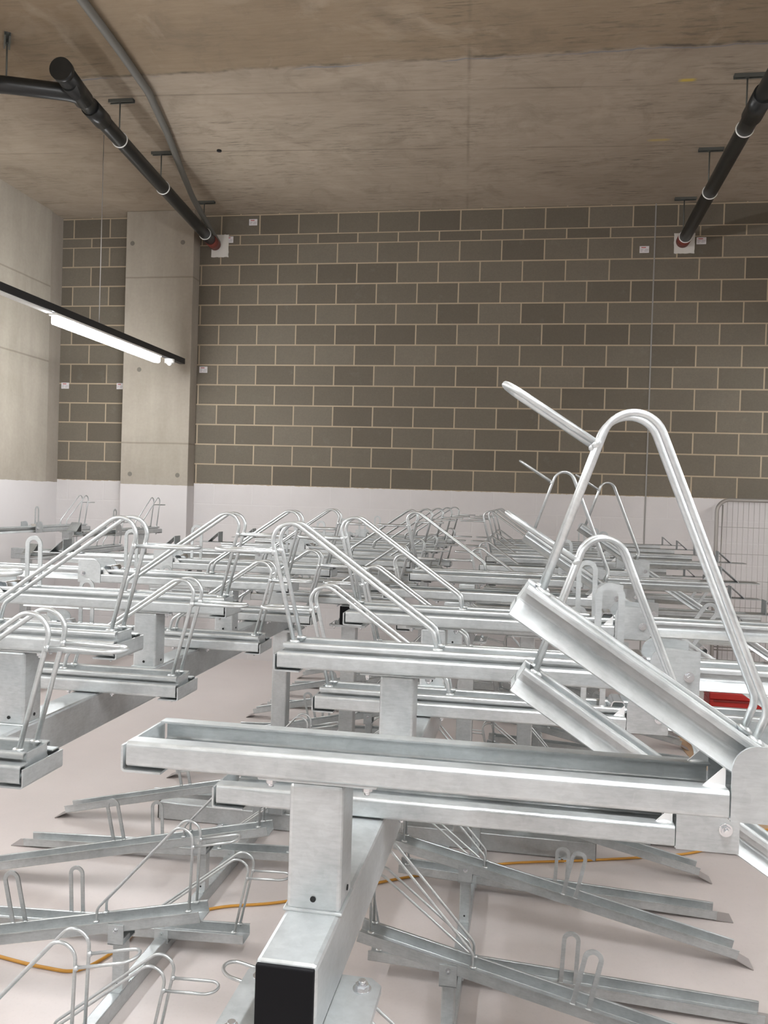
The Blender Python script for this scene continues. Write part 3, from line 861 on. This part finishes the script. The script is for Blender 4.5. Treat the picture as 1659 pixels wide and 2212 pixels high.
# ------------------------------------------------------------------ lighting trunking
def light_line(x, y0, y1, z, lamps, label, group, wires=(), sensor=None, blanks=(), shade=0.036, led='led'):
    root = empty('light_trunking', (x, y0, z)); tag(root, label, 'lamp', group)
    bm = bmesh.new(); add_box(bm, (-0.032, 0, 0.0), (0.032, y1 - y0, 0.062), 0.003); t = obj('trunking', bm, M['trunk'], root)
    for a, b in lamps:
        bm = bmesh.new(); add_box(bm, (-shade, a - y0 - 0.03, -0.022), (shade, b - y0 + 0.03, 0.0), 0.004)
        g = obj('gear_tray', bm, M['white_plastic'], root)
        bm = bmesh.new(); add_box(bm, (-0.036, a - y0, -0.088), (0.036, b - y0, -0.022), 0.016)
        obj('led_diffuser', bm, M['led_over' if led == 'led_rear' and a > -1 else led if a > 6.0 or led != 'led' else 'led_near'], g)
    for a, b in blanks:
        bm = bmesh.new(); add_box(bm, (-0.028, a - y0, -0.016), (0.028, b - y0, 0.0), 0.003); obj('cover_strip', bm, M['white_plastic'], root)
    for y in wires:
        bm = bmesh.new(); add_tube(bm, [(0, y - y0, 0.06), (0, y - y0, ZC - z - 0.003)], 0.004, 8); obj('suspension_wire', bm, M['wire'], root)
    if sensor is not None:
        bm = bmesh.new(); add_cyl(bm, (0, sensor - y0, 0.0), (0, 0, -1), 0.052, 0.045, 28); add_cyl(bm, (0, sensor - y0, -0.045), (0, 0, -1), 0.036, 0.026, 24, 0.012)
        obj('motion_sensor', bm, M['white_plastic'], root)
    return root
LX, LZ = -3.82, 3.285
light_line(LX, -7.0, 8.96, LZ, [(6.38, 8.32), (1.2, 3.1), (-3.6, -1.7)], 'suspended black light trunking with a glowing tube lamp and white sensor', 'light trunkings', (7.10, 4.4, 1.0), 8.62, [(3.3, 6.3)])
light_line(3.9, -7.0, 8.96, LZ, [(7.0, 8.9), (3.6, 5.5), (0.4, 2.3), (-3.4, -1.5)], 'suspended light trunking over the right-hand aisle', 'light trunkings', (7.10, 4.0, 1.0), shade=0.16, led='led_right')  # unseen row; its gear trays are widened to block light going up
light_line(0.25, -7.0, 1.95, 3.4, [(-0.3, 1.6), (-3.6, -1.7), (-6.2, -4.3)], 'suspended light trunking above and behind the camera position', 'light trunkings', (1.5, -4.0), led='led_rear')

# ------------------------------------------------------------------ mesh fence panel
root = empty('fence_panel', (1.89, 9.12, 0)); tag(root, 'wire mesh site fence panel leaning by the back wall at right', 'fence')
bm = bmesh.new()
w, h, r = 3.4, 1.965, 0.12
loop = fillet([(0, 0, 0.5), (0, 0, h), (w, 0, h), (w, 0, 0.06), (0, 0, 0.06), (0, 0, 0.5)], [r, r, 0.03, 0.03], 7)[:-1]
add_tube(bm, loop, 0.019, 10, True); fr = obj('tube_frame', bm, M['fence'], root)
bm = bmesh.new(); add_tube(bm, [(0.055, 0.0, 0.08), (0.055, 0, h - 0.05)], 0.008, 8)
for z in (0.47, 0.44): add_tube(bm, [(0.0, 0, z), (w, 0, z)], 0.007, 8)
obj('inner_upright', bm, M['fence'], root)
bm = bmesh.new()
k = 0.10
while k < w - 0.02:
    add_tube(bm, [(k, 0, 0.07), (k, 0, h - 0.01)], 0.0021, 5); k += 0.0515
for z in (1.69, 1.42, 1.15, 0.88, 0.61, 0.34, 0.12): add_tube(bm, [(0.01, 0.004, z), (w, 0.004, z)], 0.0023, 5)
obj('wire_mesh', bm, M['fence'], root)

# ------------------------------------------------------------------ things on the floor
cord = [(-2.60, 3.2), (-2.05, 3.085), (-1.80, 3.045), (-1.66, 3.06), (-1.585, 3.24), (-1.56, 3.42), (-1.33, 3.65), (-1.03, 3.79), (-0.55, 4.15), (-0.08, 4.43), (0.32, 4.57), (0.67, 4.70), (0.93, 4.82), (1.06, 4.94), (1.20, 5.12), (1.45, 5.29), (1.9, 5.45), (2.6, 5.4)]
cp = [Vector((a, b, 0.008)) for a, b in cord]
def catmull(P, n=8):
    out = []
    for i in range(len(P) - 1):
        p0, p1, p2, p3 = P[max(i - 1, 0)], P[i], P[i + 1], P[min(i + 2, len(P) - 1)]
        for k in range(n):
            t = k / n
            out.append(0.5 * ((2 * p1) + (p2 - p0) * t + (2 * p0 - 5 * p1 + 4 * p2 - p3) * t * t + (3 * p1 - p0 - 3 * p2 + p3) * t ** 3))
    out.append(P[-1]); return out
bm = bmesh.new(); add_tube(bm, catmull(cp), 0.0065, 8)
tag(obj('extension_cord', bm, M['cord']), 'orange extension cord snaking across the floor under the racks', 'cord')

bm = bmesh.new()
add_prism(bm, [(1.27, 7.35), (1.24, 6.95), (1.33, 5.42), (1.44, 5.20), (2.1, 5.30), (2.15, 7.3)], 'z', 0.001, 0.005)
tag(obj('cardboard_sheet', bm, M['card']), 'brown cardboard sheet lying flat on the aisle floor at right', 'cardboard')

root = empty('toolbox', (1.64, 7.0, 0.006)); tag(root, 'red metal toolbox half hidden between the trays at right', 'toolbox')
bm = bmesh.new(); add_box(bm, (-0.215, -0.11, 0.0), (0.215, 0.11, 0.40), 0.006); bx_ = obj('toolbox_body', bm, M['red_paint'], root)
bm = bmesh.new(); add_box(bm, (-0.185, -0.118, 0.385), (0.200, -0.110, 0.398), 0.002); add_box(bm, (-0.22, -0.115, 0.33), (0.22, 0.115, 0.345), 0.002); obj('front_rim', bm, M['dark_red'], bx_)
bm = bmesh.new(); add_box(bm, (-0.218, -0.113, 0.402), (0.218, 0.113, 0.455), 0.008); obj('toolbox_lid', bm, M['red_paint'], root)
bm = bmesh.new(); add_tube(bm, fillet([(-0.09, 0, 0.455), (-0.09, 0, 0.49), (0.09, 0, 0.49), (0.09, 0, 0.455)], 0.02, 5), 0.007, 8); obj('carry_handle', bm, M['zinc'], root)

# ------------------------------------------------------------------ camera and world
cam = D.cameras.new('camera'); co = D.objects.new('camera', cam); COL.objects.link(co)
cam.sensor_fit = 'HORIZONTAL'; cam.sensor_width = 36.0; cam.lens = 36.0 * F_PX / 1659.0
cam.clip_start = 0.05; cam.clip_end = 100
fw = Vector((math.sin(YAW) * math.cos(PITCH), math.cos(YAW) * math.cos(PITCH), math.sin(PITCH)))
rt = Vector((math.cos(YAW), -math.sin(YAW), 0)); up = rt.cross(fw)
c_, s_ = math.cos(ROLL), math.sin(ROLL)
rt2 = rt * c_ + up * s_; up2 = up * c_ - rt * s_
co.matrix_world = Matrix(((rt2.x, up2.x, -fw.x, 0), (rt2.y, up2.y, -fw.y, 0), (rt2.z, up2.z, -fw.z, CAM_H), (0, 0, 0, 1)))
sc = bpy.context.scene; sc.camera = co
w = D.worlds.new('room_air'); sc.world = w; w.use_nodes = True
w.node_tree.nodes['Background'].inputs[0].default_value = (0.9, 0.92, 1.0, 1); w.node_tree.nodes['Background'].inputs[1].default_value = 0.05
vs = sc.view_settings; sc.display_settings.display_device = 'sRGB'
vs.view_transform = 'Standard'; vs.look = 'None'; vs.exposure = 0.2; vs.gamma = 1.0; vs.use_curve_mapping = False
sc.cycles.use_denoising = True
sc.cycles.max_bounces = 8; sc.cycles.diffuse_bounces = 4; sc.cycles.glossy_bounces = 4
